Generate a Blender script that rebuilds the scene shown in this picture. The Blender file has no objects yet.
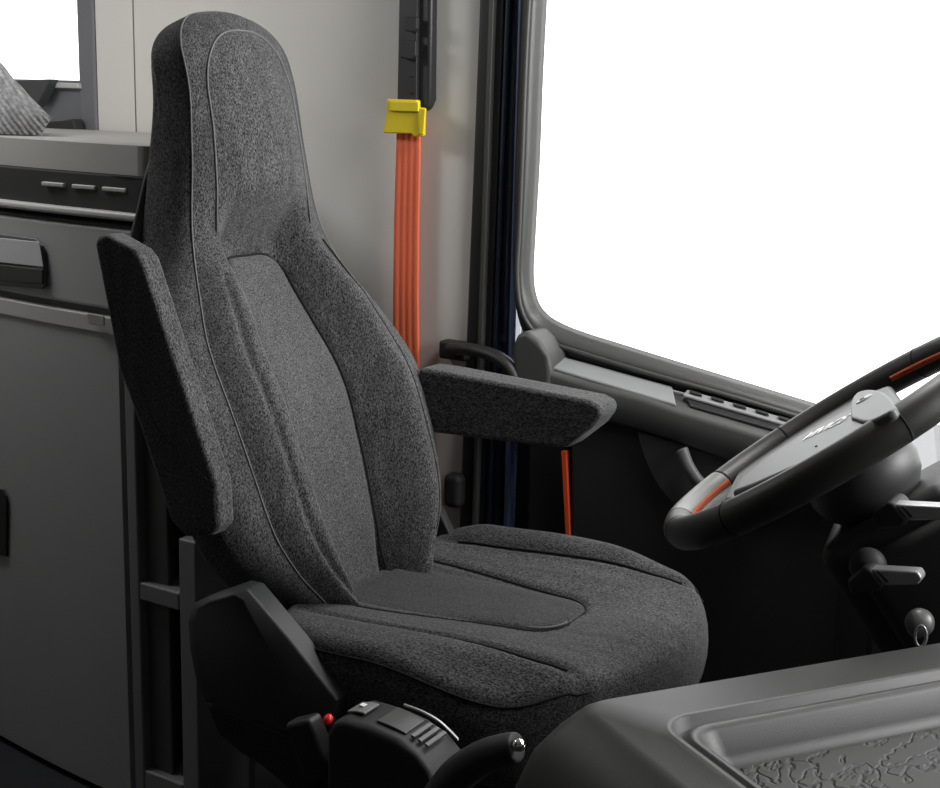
import bpy, math, random
import numpy as np
from math import sin, cos, radians, pi, sqrt, exp, atan
from mathutils import Vector, Matrix
random.seed(4)
SC = bpy.context.scene
COL = SC.collection

# ------------------------------------------------------------------ camera
FPX = 1350.0
YAW, PITCH, ROLL = radians(31), atan((394 - 100) / 1350.0), radians(1.6)
d = Vector((-sin(YAW) * cos(PITCH), cos(YAW) * cos(PITCH), -sin(PITCH)))
r0 = Vector((cos(YAW), sin(YAW), 0)); u0 = r0.cross(d)
CR = r0 * cos(ROLL) + u0 * sin(ROLL)
CU = r0 * -sin(ROLL) + u0 * cos(ROLL)
CAM = Vector((1.1500, -1.6331, 1.2215))
cd = bpy.data.cameras.new('camera'); co = bpy.data.objects.new('camera', cd); COL.objects.link(co)
cd.sensor_width = 36; cd.lens = 36 * FPX / 940; cd.clip_start = .02; cd.clip_end = 200
M = Matrix((CR, CU, -d)).transposed().to_4x4(); M.translation = CAM
co.matrix_world = M
SC.camera = co

# ------------------------------------------------------------------ world + light + exposure
W = bpy.data.worlds.new('world'); SC.world = W; W.use_nodes = True
bg = W.node_tree.nodes['Background']; bg.inputs[0].default_value = (1.0, 1.0, 1.0, 1); bg.inputs[1].default_value = 3.2
def area(name, loc, target, sx, sy, power, col=(1, 1, 1)):
    l = bpy.data.lights.new(name, 'AREA'); l.shape = 'RECTANGLE'; l.size = sx; l.size_y = sy; l.energy = power; l.color = col
    o = bpy.data.objects.new(name, l); COL.objects.link(o); o.location = loc
    o.rotation_euler = (Vector(target) - Vector(loc)).to_track_quat('-Z', 'Y').to_euler()
    return o
area('overhead_fill_light', (.56, .30, 1.72), (.12, .0, .55), .5, .3, 11, (1, .99, .97))  # added overhead fill for the seat's upper surfaces, no lamp fitting behind it
area('windscreen_daylight', (1.76, .25, 1.45), (0, .1, .75), .6, .5, 20, (1, 1, 1))
area('rear_fill_light', (-1.1, -.2, 1.70), (-.75, .2, .8), .4, .3, 5.2, (1, 1, 1))  # added fill that brightens the cabinet and rear beige wall
vs = SC.view_settings
vs.view_transform = 'Standard'; vs.look = 'None'; vs.gamma = 1; vs.exposure = 0.0; vs.use_curve_mapping = False
SC.cycles.max_bounces = 6
SC.cycles.use_denoising = True

# ------------------------------------------------------------------ helpers
def at(px, py, ax, val):
    """point of the real plane ax=val seen at a photo pixel"""
    v = d + CR * ((px - 470) / FPX) + CU * ((394 - py) / FPX)
    i = 'xyz'.index(ax); t = (val - CAM[i]) / v[i]
    return CAM + v * t
def tag(o, label=None, cat=None, group=None, kind=None):
    if label: o['label'] = label
    if cat: o['category'] = cat
    if group: o['group'] = group
    if kind: o['kind'] = kind
    return o
def empty(name, loc, label, cat, group=None):
    o = bpy.data.objects.new(name, None); COL.objects.link(o); o.location = loc; o.empty_display_size = .05
    return tag(o, label, cat, group)
def origin(o):
    p = Vector((0, 0, 0))
    while o is not None: p += Vector(o.location); o = o.parent
    return p
def mesh(name, vs_, fs, mat, parent=None, smooth=True, bevel=0, seg=3, sub=0, angle=40, solid=0):
    off = origin(parent)
    me = bpy.data.meshes.new(name)
    me.from_pydata([tuple(Vector(v) - off) for v in vs_], [], fs)
    me.validate(); me.update()
    import bmesh
    bm = bmesh.new(); bm.from_mesh(me); bmesh.ops.recalc_face_normals(bm, faces=bm.faces); bm.to_mesh(me); bm.free()
    o = bpy.data.objects.new(name, me); COL.objects.link(o)
    if mat: me.materials.append(mat)
    if parent: o.parent = parent
    if smooth:
        for p in me.polygons: p.use_smooth = True
    if solid:
        m = o.modifiers.new('s', 'SOLIDIFY'); m.thickness = solid; m.offset = 0
    if bevel:
        m = o.modifiers.new('b', 'BEVEL'); m.width = bevel; m.segments = seg; m.limit_method = 'ANGLE'; m.angle_limit = radians(angle); m.harden_normals = True
    if sub:
        m = o.modifiers.new('u', 'SUBSURF'); m.levels = sub; m.render_levels = sub
    return o
def prism(name, pts, ext, mat, parent=None, bevel=.004, seg=3, **k):
    n = len(pts); e = Vector(ext)
    v = [Vector(p) for p in pts] + [Vector(p) + e for p in pts]
    f = [list(range(n)), list(range(2 * n - 1, n - 1, -1))] + [[i, (i + 1) % n, n + (i + 1) % n, n + i] for i in range(n)]
    return mesh(name, v, f, mat, parent, bevel=bevel, seg=seg, **k)
def boxpts(c, s, R=None):
    c = Vector(c); out = []
    for x in (-.5, .5):
        for y in (-.5, .5):
            for z in (-.5, .5):
                q = Vector((x * s[0], y * s[1], z * s[2])); out.append(c + (R @ q if R else q))
    return out
BF = [[0, 1, 3, 2], [4, 6, 7, 5], [0, 4, 5, 1], [2, 3, 7, 6], [0, 2, 6, 4], [1, 5, 7, 3]]
def box(name, c, s, mat, parent=None, bevel=.003, R=None, **k):
    if not bevel: k['smooth'] = False
    return mesh(name, boxpts(c, s, R), BF, mat, parent, bevel=bevel, **k)
def boxes(name, L, mat, parent=None, bevel=.002, **k):
    v = []; f = []
    for c, s in L:
        b = len(v); v += boxpts(c, s); f += [[i + b for i in q] for q in BF]
    if not bevel: k['smooth'] = False
    return mesh(name, v, f, mat, parent, bevel=bevel, **k)
def catmull(P, n=8):
    P = [Vector(p) for p in P]; out = []
    for i in range(len(P) - 1):
        a = P[max(i - 1, 0)]; b = P[i]; c = P[i + 1]; e = P[min(i + 2, len(P) - 1)]
        for k in range(n):
            t = k / n
            out.append(.5 * ((2 * b) + (c - a) * t + (2 * a - 5 * b + 4 * c - e) * t * t + (3 * b - a - 3 * c + e) * t ** 3))
    out.append(P[-1]); return out
def tube_geo(path, rad, ns=10, closed=False, up=None):
    """rad: number, (ry,rz) tuple, or function of 0..1"""
    n = len(path); v = []; f = []
    prev = Vector(up) if up else None
    for i, p in enumerate(path):
        if closed: tg = (path[(i + 1) % n] - path[i - 1])
        else: tg = path[min(i + 1, n - 1)] - path[max(i - 1, 0)]
        tg = tg.normalized()
        if prev is None: prev = Vector((0, 0, 1)) if abs(tg.z) < .9 else Vector((1, 0, 0))
        nn = (prev - tg * prev.dot(tg)).normalized(); bb = tg.cross(nn)
        if not up: prev = nn
        r = rad(i / max(n - 1, 1)) if callable(rad) else rad
        ra, rb = r if isinstance(r, tuple) else (r, r)
        for k in range(ns):
            a = 2 * pi * k / ns; v.append(p + nn * ra * cos(a) + bb * rb * sin(a))
    m = n if closed else n - 1
    for i in range(m):
        for k in range(ns):
            a = i * ns + k; b = i * ns + (k + 1) % ns; j = ((i + 1) % n) * ns
            f.append([a, b, j + (k + 1) % ns, j + k])
    if not closed:
        f.append(list(range(ns))[::-1]); f.append([(n - 1) * ns + k for k in range(ns)])
    return v, f
def tube(name, path, rad, mat, parent=None, ns=10, closed=False, up=None, **k):
    v, f = tube_geo(path, rad, ns, closed, up); return mesh(name, v, f, mat, parent, **k)
def multi_tube(name, paths, rad, mat, parent=None, ns=6):
    V = []; F = []
    for p in paths:
        v, f = tube_geo(p, rad, ns); b = len(V); V += v; F += [[i + b for i in q] for q in f]
    return mesh(name, V, F, mat, parent)
def loft(name, rings, mat, parent=None, closed=True, cap0=True, cap1=True, **k):
    m = len(rings[0]); v = [p for r in rings for p in r]; f = []
    for i in range(len(rings) - 1):
        for j in range(m if closed else m - 1):
            f.append([i * m + j, i * m + (j + 1) % m, (i + 1) * m + (j + 1) % m, (i + 1) * m + j])
    if cap0: f.append(list(range(m))[::-1])
    if cap1: f.append([(len(rings) - 1) * m + j for j in range(m)])
    return mesh(name, v, f, mat, parent, **k)
def lathe(name, prof, axis0, axis, mat, parent=None, ns=32, **k):
    ax = Vector(axis).normalized(); a = ax.orthogonal().normalized(); b = ax.cross(a); c = Vector(axis0)
    rings = [[c + ax * h + (a * cos(2 * pi * j / ns) + b * sin(2 * pi * j / ns)) * r for j in range(ns)] for r, h in prof]
    return loft(name, rings, mat, parent, **k)
def lerp_tab(tab):
    xs = [a for a, b in tab]; ys = [b for a, b in tab]; n = len(xs)
    def f(x):
        if x <= xs[0]: return ys[0]
        if x >= xs[-1]: return ys[-1]
        i = max(j for j in range(n - 1) if xs[j] <= x)
        h = xs[i + 1] - xs[i]; t = (x - xs[i]) / h
        def sl(j):
            if j == 0: return (ys[1] - ys[0]) / (xs[1] - xs[0])
            if j == n - 1: return (ys[-1] - ys[-2]) / (xs[-1] - xs[-2])
            return (ys[j + 1] - ys[j - 1]) / (xs[j + 1] - xs[j - 1])
        m0, m1 = sl(i) * h, sl(i + 1) * h
        return (2*t**3-3*t*t+1)*ys[i] + (t**3-2*t*t+t)*m0 + (-2*t**3+3*t*t)*ys[i+1] + (t**3-t*t)*m1
    return f
def ss(a, b, x):
    t = min(max((x - a) / (b - a), 0), 1); return t * t * (3 - 2 * t)

# ------------------------------------------------------------------ materials
def base_mat(name):
    m = bpy.data.materials.new(name); m.use_nodes = True; nt = m.node_tree
    return m, nt, nt.nodes['Principled BSDF']
def N(nt, t, **k):
    n = nt.nodes.new(t)
    for a, b in k.items(): setattr(n, a, b)
    return n
def rgb(c): return (c[0], c[1], c[2], 1)
def plastic(name, col, rough=.5, grain=.15, scale=900, spec=.5, var=.06, metal=0, coat=0):
    m, nt, b = base_mat(name)
    tc = N(nt, 'ShaderNodeTexCoord')
    n1 = N(nt, 'ShaderNodeTexNoise'); n1.inputs['Scale'].default_value = 6; n1.inputs['Detail'].default_value = 4
    mx = N(nt, 'ShaderNodeMix', data_type='RGBA')
    mx.inputs[6].default_value = rgb([c * (1 - var) for c in col]); mx.inputs[7].default_value = rgb([c * (1 + var) for c in col])
    nt.links.new(tc.outputs['Object'], n1.inputs['Vector']); nt.links.new(n1.outputs[0], mx.inputs[0]); nt.links.new(mx.outputs[2], b.inputs['Base Color'])
    n2 = N(nt, 'ShaderNodeTexNoise'); n2.inputs['Scale'].default_value = scale; n2.inputs['Detail'].default_value = 2
    bp = N(nt, 'ShaderNodeBump'); bp.inputs['Strength'].default_value = grain; bp.inputs['Distance'].default_value = .0006
    nt.links.new(tc.outputs['Object'], n2.inputs['Vector']); nt.links.new(n2.outputs[0], bp.inputs['Height']); nt.links.new(bp.outputs[0], b.inputs['Normal'])
    b.inputs['Roughness'].default_value = rough; b.inputs['Specular IOR Level'].default_value = spec; b.inputs['Metallic'].default_value = metal
    b.inputs['Coat Weight'].default_value = coat
    return m
def fabric(name, lo, hi, scale=520, stretch=(1, 1, .5), bump=.5, rough=.95, streak=.35):
    m, nt, b = base_mat(name)
    tc = N(nt, 'ShaderNodeTexCoord'); mp = N(nt, 'ShaderNodeMapping'); mp.inputs['Scale'].default_value = stretch
    n1 = N(nt, 'ShaderNodeTexNoise'); n1.inputs['Scale'].default_value = scale; n1.inputs['Detail'].default_value = 2; n1.inputs['Roughness'].default_value = .7
    rp = N(nt, 'ShaderNodeValToRGB'); rp.color_ramp.elements[0].position = .36; rp.color_ramp.elements[1].position = .74
    rp.color_ramp.elements[0].color = rgb(lo); rp.color_ramp.elements[1].color = rgb(hi)
    # long soft ribs in the weave
    n3 = N(nt, 'ShaderNodeTexNoise'); n3.inputs['Scale'].default_value = 70; n3.inputs['Detail'].default_value = 3
    mp3 = N(nt, 'ShaderNodeMapping'); mp3.inputs['Scale'].default_value = (stretch[0] if stretch[0] < 1 else 1, 1, .08 if stretch[2] < 1 else 1)
    if stretch[0] < 1: mp3.inputs['Scale'].default_value = (.08, 1, 1)
    mx = N(nt, 'ShaderNodeMix', data_type='RGBA', blend_type='MULTIPLY'); mx.inputs[0].default_value = streak
    ct = N(nt, 'ShaderNodeMapRange'); ct.inputs[1].default_value = .3; ct.inputs[2].default_value = .7; ct.inputs[3].default_value = .35; ct.inputs[4].default_value = 1.5
    nt.links.new(tc.outputs['Object'], mp.inputs[0]); nt.links.new(mp.outputs[0], n1.inputs['Vector'])
    nt.links.new(tc.outputs['Object'], mp3.inputs[0]); nt.links.new(mp3.outputs[0], n3.inputs['Vector'])
    nt.links.new(n1.outputs[0], rp.inputs[0]); nt.links.new(rp.outputs[0], mx.inputs[6])
    nt.links.new(n3.outputs[0], ct.inputs[0]); nt.links.new(ct.outputs[0], mx.inputs[7])
    nt.links.new(mx.outputs[2], b.inputs['Base Color'])
    bp = N(nt, 'ShaderNodeBump'); bp.inputs['Strength'].default_value = bump; bp.inputs['Distance'].default_value = .0015
    nt.links.new(n1.outputs[0], bp.inputs['Height']); nt.links.new(bp.outputs[0], b.inputs['Normal'])
    b.inputs['Roughness'].default_value = rough; b.inputs['Specular IOR Level'].default_value = .15
    b.inputs['Sheen Weight'].default_value = .12; b.inputs['Sheen Roughness'].default_value = .5
    return m
def glass(name):
    m = bpy.data.materials.new(name); m.use_nodes = True; nt = m.node_tree; nt.nodes.clear()
    o = N(nt, 'ShaderNodeOutputMaterial'); t = N(nt, 'ShaderNodeBsdfTransparent'); g = N(nt, 'ShaderNodeBsdfGlossy'); g.inputs['Roughness'].default_value = .02
    fr = N(nt, 'ShaderNodeFresnel'); fr.inputs[0].default_value = 1.3; mx = N(nt, 'ShaderNodeMixShader'); t.inputs[0].default_value = (.97, .98, .98, 1)
    nt.links.new(fr.outputs[0], mx.inputs[0]); nt.links.new(t.outputs[0], mx.inputs[1]); nt.links.new(g.outputs[0], mx.inputs[2]); nt.links.new(mx.outputs[0], o.inputs[0])
    return m
F_SEAT = fabric('seat_fabric', (.005, .005, .0052), (.195, .195, .198))
F_CUSH = fabric('cushion_fabric', (.005, .005, .0052), (.165, .165, .168), stretch=(.5, 1, 1))
F_PANEL = fabric('centre_panel_fabric', (.014, .014, .0145), (.21, .21, .213), scale=620, streak=.15)
F_CPANEL = fabric('cushion_panel_fabric', (.010, .010, .0105), (.115, .115, .117), scale=620, stretch=(.5, 1, 1), streak=.15)
F_PILLOW = fabric('pillow_fabric', (.22, .22, .22), (.42, .42, .42), scale=120, stretch=(1, 1, 1))
STITCH = plastic('stitching', (.16, .16, .165), .8)
STITCH_D = plastic('dark_stitching', (.07, .07, .07), .8)
GROOVE = plastic('seam_shade_black', (.006, .006, .006), .95)  # near-black seam piping and joints, groove shade put into the colour
BLACK = plastic('black_plastic', (.014, .014, .015), .5)
BLACK2 = plastic('matt_black_plastic', (.020, .020, .020), .62)
COVER = plastic('dark_green_grey_plastic', (.024, .027, .026), .55)
SHELL = plastic('console_plastic', (.036, .037, .035), .46, grain=.3, scale=1200)
DOORG = plastic('door_trim_grey', (.068, .068, .066), .5, grain=.35, scale=1500)
DOORD = plastic('door_trim_dark', (.022, .021, .021), .6)
LEDGE = plastic('ledge_grey', (.26, .265, .27), .55, grain=.35, scale=1500)
SILVER = plastic('satin_silver', (.38, .38, .38), .35, metal=.5, grain=.05)
CHROME = plastic('chrome', (.8, .8, .8), .12, metal=1, grain=0)
CAB = plastic('cabinet_grey', (.40, .402, .405), .45, grain=.1)
CAB2 = plastic('cabinet_trim_grey', (.52, .515, .505), .42, grain=.1)
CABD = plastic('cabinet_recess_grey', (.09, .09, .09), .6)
BEIGE = plastic('beige_wall_panel', (.70, .68, .64), .75, grain=.2, scale=300, var=.02)
BEIGE2 = plastic('beige_pillar_panel', (.54, .525, .49), .75, grain=.2, scale=300, var=.02)
PAD = plastic('bunk_pad_grey', (.38, .372, .355), .7, grain=.3, scale=500)
FRAMEG = plastic('window_frame_grey', (.15, .152, .165), .55)
CEIL = plastic('ceiling_cloth', (.30, .29, .28), .9)
FLOORM = plastic('floor_mat', (.02, .022, .026), .8, grain=.5, scale=250, var=.3)
BLUE = plastic('dark_blue_paint', (.012, .016, .034), .25, coat=.8, grain=0, spec=.6)
BLUE2 = plastic('blue_paint_edge', (.11, .14, .25), .25, coat=.8, grain=0)
RUBBER = plastic('rubber_seal', (.016, .016, .016), .5)
SEAL = plastic('grey_window_seal', (.062, .062, .059), .42)
ORANGE = plastic('orange_webbing', (.88, .17, .075), .65, grain=.3, scale=500)
ORANGE2 = plastic('orange_stripe', (.80, .09, .02), .5)
YELLOW = plastic('yellow_plastic', (.85, .66, .01), .4, grain=.05)
RED = plastic('red_plastic', (.75, .02, .02), .35, grain=.05)
LEATHER = plastic('wheel_leather', (.022, .021, .019), .45, grain=.35, scale=700)
LEATHER_G = plastic('wheel_grip_grey', (.15, .148, .14), .38, grain=.3, scale=700)
THREAD = plastic('orange_thread', (.50, .09, .025), .7)
PADG = plastic('wheel_pad_grey', (.105, .105, .107), .5, grain=.4, scale=900)
WHITE = plastic('white_print', (.85, .85, .85), .5, grain=0)
GLASS = glass('window_glass')

# ================================================================== SETTING
FZ = -.055; WY = .58
tag(box('floor', (.15, -.6, FZ - .02), (3.4, 2.7, .04), FLOORM, bevel=0), kind='structure')
tag(box('ceiling', (.15, -.6, 1.78), (3.4, 2.7, .04), CEIL, bevel=0), kind='structure')
tag(box('wall_rear', (-1.53, -.65, .83), (.04, 2.42, 1.9), BEIGE2, bevel=0), kind='structure')
tag(boxes('wall_front_and_light_block', [((1.84, -.6, .36), (.04, 2.5, .96)), ((1.84, -1.10, 1.30), (.04, 1.5, .92))], BLACK2, bevel=0), kind='structure')  # upper box is unseen, added to block the passenger half of the windscreen
tag(box('wall_right', (.15, -1.87, .82), (3.4, .04, 1.88), DOORD, bevel=0), kind='structure')  # unseen wall, left windowless and dark to cut light on the seat side
tag(box('window_3', (1.84, .13, 1.30), (.006, .95, .92), GLASS, bevel=0), kind='structure')

# driver-side wall: beige panels, opening for the small rear window
xw1 = at(97, 80, 'y', WY).x            # right edge of rear window frame
xseam = at(134, 60, 'y', WY).x
xedge = at(478, 100, 'y', WY).x
zb = at(60, 80, 'y', WY).z
zlow = at(82, 132, 'y', WY).z
def wallbox(x0, x1, z0, z1, t=.04): return ((.5 * (x0 + x1), WY + t / 2, .5 * (z0 + z1)), (x1 - x0, t, z1 - z0))
tag(boxes('wall_left', [wallbox(xseam + .002, xedge, FZ, 1.76), wallbox(xw1, xseam - .002, FZ, 1.76), wallbox(-1.5, xw1, FZ, zlow), wallbox(-1.5, xw1, at(40, -8, 'y', WY).z + .06, 1.76)], BEIGE, bevel=.002), kind='structure')
# dark line between the panels
tag(box('trim_1', (xseam, WY + .012, .9), (.006, .02, 1.7), FRAMEG, bevel=0), kind='structure')

# small rear window with dark frame and grey sill panel
w2 = tag(boxes('window_2', [((xw1 - .028, WY + .002, (1.76 + zlow) / 2), (.052, .014, 1.76 - zlow)), ((-1.36, WY + .01, at(40, -8, 'y', WY).z + .03), (.30, .03, .08))], FRAMEG, bevel=.006), kind='structure')
box('glass_pane', (-1.40, WY + .03, (zb + 1.76) / 2), (.40, .005, 1.76 - zb), GLASS, w2, bevel=0)
box('sill_panel', (-1.40, WY + .01, (zb + zlow) / 2), (.40, .02, zb - zlow), plastic('sill_grey', (.16, .165, .18), .5), w2, bevel=.003)
box('sill_strip', (-1.42, WY - .004, zb - .012), (.40, .022, .012), CAB2, w2, bevel=.003)

# door pillar: upright seals and painted strips (all vertical bars, their own depths)
def upright(name, top, bot, wpx, yy, depth, mat, parent=None, bev=.004, z0=FZ, z1=1.76):
    """vertical bar between two photo points of its centre line on the plane y=yy"""
    a = at(top[0], top[1], 'y', yy); b = at(bot[0], bot[1], 'y', yy)
    k = (a.x - b.x) / (a.z - b.z)
    w = abs(at(top[0] + wpx / 2, top[1], 'y', yy).x - at(top[0] - wpx / 2, top[1], 'y', yy).x)
    p0 = Vector((b.x + k * (z0 - b.z), yy, z0)); p1 = Vector((b.x + k * (z1 - b.z), yy, z1))
    v = []
    for p in (p0, p1):
        for sx, sy in ((-.5, 0), (.5, 0), (.5, 1), (-.5, 1)): v.append(p + Vector((sx * w, sy * depth, 0)))
    return mesh(name, v, [[0, 1, 2, 3], [4, 5, 6, 7], [0, 1, 5, 4], [1, 2, 6, 5], [2, 3, 7, 6], [3, 0, 4, 7]], mat, parent, bevel=bev)
pil = tag(upright('trim_2', (484, 60), (473, 330), 15, WY - .012, .05, RUBBER, bev=.007), kind='structure')
upright('seal_ridge', (489, 60), (480, 330), 5, WY - .018, .02, SEAL, pil, .003)
upright('inner_seal', (497, 60), (487, 330), 10, WY - .006, .05, BLACK, pil, .004)
tr3 = tag(upright('trim_3', (509, 60), (500, 300), 18, WY + .000, .05, BLUE, bev=.01), kind='structure')
upright('paint_edge', (519, 60), (512, 300), 7, WY - .006, .03, BLUE2, tr3, .006)
upright('paint_fold', (505, 60), (496, 300), 4, WY - .010, .02, BLUE, tr3, .003)
# back of the gap below and around (dark)
tag(boxes('trim_4', [((-.20, WY + .07, .8), (.19, .03, 2.0)), ((-.02, WY + .07, .28), (.22, .03, .8))], BLACK2, bevel=0), kind='structure')

# ---- door with its window ------------------------------------------------
door = bpy.data.objects.new('door_1', None); COL.objects.link(door); door.location = (.45, WY, FZ); door['kind'] = 'structure'
def band(name, A, B, ya, yb, mat, parent, bulge=.008, n=5):
    """moulded strip between two outlines of equal length"""
    rings = []
    for k in range(n + 1):
        t = k / n; row = []
        for (a, b) in zip(A, B):
            p = a.lerp(b, t); p = Vector((p.x, ya + (yb - ya) * t - bulge * sin(pi * t), p.z)); row.append(p)
        rings.append(row)
    return loft(name, rings, mat, parent, closed=False, cap0=False, cap1=False, solid=.004)
YF = .555
inner_px = [(555, -190), (545, 0), (541, 80), (538, 160), (534, 230), (532, 275), (536, 300), (546, 315), (562, 325), (585, 334), (620, 345), (665, 359), (740, 382), (812, 404), (900, 431), (1000, 462)]
mid_px = [(542, -190), (530, 0), (526, 80), (523, 160), (520, 230), (518, 275), (522, 308), (534, 330), (554, 343), (580, 352), (616, 363), (660, 376), (735, 397), (805, 418), (893, 443), (992, 474)]
out_px = [(529, -190), (519, 0), (516, 80), (513, 160), (511, 230), (511, 275), (516, 318), (528, 343), (550, 355), (576, 364), (612, 374), (656, 386), (731, 406), (800, 425), (888, 450), (988, 480)]
def trace(pp, y): return catmull([at(a, b, 'y', y) for a, b in pp], 5)
I, Mi, O = trace(inner_px, YF + .03), trace(mid_px, YF), trace(out_px, YF)
band('window_seal', Mi, I, YF, YF + .035, SEAL, door, .012)
band('frame_channel', O, Mi, YF + .012, YF + .004, RUBBER, door, .004)
tube('seal_ridge', [p + Vector((0, -.004, 0)) for p in Mi], .0045, SEAL, door, 8)
wg = tag(box('window_1', (.64, YF + .05, 1.2), (1.5, .005, 1.2), GLASS, bevel=0), kind='structure')
# ledge under the window: top surface slopes inwards, then the front face
back = [at(a, b, 'y', YF) for a, b in [(546, 352), (576, 363), (612, 373), (656, 385), (676, 391)]]
back2 = [at(a, b, 'y', YF) for a, b in [(676, 391), (731, 405), (800, 425), (900, 455)]]
YL = .495
front_px = [(535, 357), (548, 372), (590, 385), (640, 398), (674, 410), (715, 422), (765, 437), (850, 463), (950, 492)]
low_px = [(538, 408), (548, 410), (590, 418), (640, 432), (674, 443), (715, 458), (765, 476), (850, 500), (950, 530)]
fr = [at(a, b, 'y', YL) for a, b in front_px]; lo = [at(a, b, 'y', YL) for a, b in low_px]
body_rings = []
allback = [at(a, b, 'y', YF + .01) for a, b in [(536, 345), (549, 354), (590, 367), (640, 381), (674, 391), (715, 401), (765, 415), (850, 439), (950, 468)]]
for a, b, c in zip(allback, fr, lo):
    edge = b; sec = [a + Vector((0, .03, 0)), a, b + Vector((0, .012, .004)), b + Vector((0, .003, -.001)), b + Vector((0, 0, -.008)), c + Vector((0, .004, .006)), c + Vector((0, .010, 0)), Vector((c.x, YF + .04, c.z))]
    body_rings.append(sec)
loft('door_rail', body_rings, DOORG, door)
# pale armrest pad on the ledge top
pt = [at(a, b, 'y', y) for a, b, y in [(552, 358, YF), (600, 371, YF), (672, 391, YF), (676, 409, YL + .01), (592, 384, YL + .01), (549, 371, YL + .01)]]
prism('ledge_pad', [p + Vector((0, 0, .002)) for p in pt], (0, 0, .007), LEDGE, door, .003)
# vent strip with slots beyond the pad
v0 = at(684, 397, 'y', YF - .012); v1 = at(800, 431, 'y', YF - .012)
w0 = at(690, 409, 'y', YL + .02); w1 = at(775, 433, 'y', YL + .02)
prism('vent_recess', [v0 + Vector((0, 0, .004)), v1 + Vector((0, 0, .004)), w1 + Vector((0, 0, .002)), w0 + Vector((0, 0, .002))], (0, 0, .004), BLACK, door, .001)
dv = (v1 - v0)
mid0 = v0.lerp(w0, .15) + Vector((0, 0, .011)); mid1 = v1.lerp(w1, .15) + Vector((0, 0, .011))
strip = prism('vent_strip', [mid0 + Vector((0, .008, 0)), mid1 + Vector((0, .008, 0)), mid1 + Vector((0, -.010, -.006)), mid0 + Vector((0, -.010, -.006))], (0, 0, .004), LEDGE, door, .001)
for k in range(5):
    c = mid0.lerp(mid1, .10 + .20 * k) + Vector((0, -.001, .0035)); dd = dv.normalized()
    prism('vent_slot', [c - dd * .014 + Vector((0, .003, .001)), c + dd * .009 + Vector((0, .003, .001)), c + dd * .013 + Vector((0, -.003, -.0015)), c - dd * .010 + Vector((0, -.003, -.0015))], (0, 0, .0025), BLACK, strip, .0005)
# end cap of the rail, next to the painted pillar
ec = catmull([at(516, 335, 'y', YF - .01), at(534, 350, 'y', YL + .02), at(541, 372, 'y', YL), at(543, 410, 'y', YL)], 6)
ec2 = catmull([at(527, 333, 'y', YF - .01), at(543, 347, 'y', YF - .02), at(547, 370, 'y', YL), at(548, 410, 'y', YL)], 6)
capv = [at(a, b, 'y', YL - .003) for a, b in [(511, 348), (516, 334), (526, 331), (538, 341), (549, 356), (551, 374), (550, 415), (516, 415)]]
prism('rail_end_cap', capv, (0, .085, 0), DOORG, door, .012, 4)
# lower door panel, pocket and inner pull
lp = [at(a, b, 'y', YL + .03) for a, b in [(570, 405), (640, 425), (720, 455), (850, 495), (980, 535), (980, 800), (700, 760), (574, 700)]]
prism('lower_panel', lp, (0, .05, 0), DOORD, door, .006)
pk = catmull([at(a, b, 'y', YL + .015) for a, b in [(637, 432), (645, 460), (662, 492), (690, 512), (740, 515), (790, 505), (800, 490), (780, 478), (700, 450), (655, 436), (637, 432)]], 5)[:-1]
prism('door_pocket', pk, (0, .04, 0), plastic('pocket_dark', (.032, .031, .030), .6), door, .005)
pl_path = catmull([at(682, 450, 'y', YL), at(690, 470, 'y', YL - .01), at(706, 488, 'y', YL - .01), at(735, 495, 'y', YL - .01), at(760, 480, 'y', YL)], 6)
tube('pull_handle', pl_path, (.013, .010), plastic('handle_grey', (.10, .10, .10), .4), door, 12)
sp = prism('orange_stripe', [at(564, 450, 'y', YL + .04), at(569, 450, 'y', YL + .04), at(573, 545, 'y', YL + .04), at(569, 545, 'y', YL + .04)], (0, -.012, 0), ORANGE2, door, .001)
prism('edge_panel', [at(a, b, 'y', YL + .055) for a, b in [(530, 405), (566, 408), (572, 620), (524, 620)]], (0, .03, 0), DOORD, door, .008)
box('outer_skin', (.62, YF + .10, .28), (1.35, .03, .80), DOORD, door, .004)

# ---- grab handle at the pillar --------------------------------------------
gh = empty('grab_handle', tuple(at(455, 349, 'y', WY)), 'black curved grab handle on the wall above the raised-side seat armrest by the door', 'handle')
gh['label'] = 'short black curved grab handle by the door pillar above the right seat armrest'
box('mount', tuple(at(456, 350, 'y', WY - .015)), (.062, .032, .036), BLACK2, gh, .006)
gp = catmull([at(450, 349, 'y', WY - .035), at(474, 350, 'y', WY - .06), at(497, 357, 'y', WY - .075), at(512, 370, 'y', WY - .08), at(517, 386, 'y', WY - .075), at(519, 400, 'y', WY - .04)], 8)
tube('grip', gp, (.012, .015), RUBBER, gh, 14)
# ---- round-cornered black knob ---------------------------------------------
kn = tag(box('wall_bumper', tuple(at(455, 490, 'y', WY - .018)), (.040, .036, .070), BLACK2, bevel=.014, seg=5), 'small black rounded bumper on the beige wall, right of the seat backrest below its armrest', 'bumper')

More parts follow.
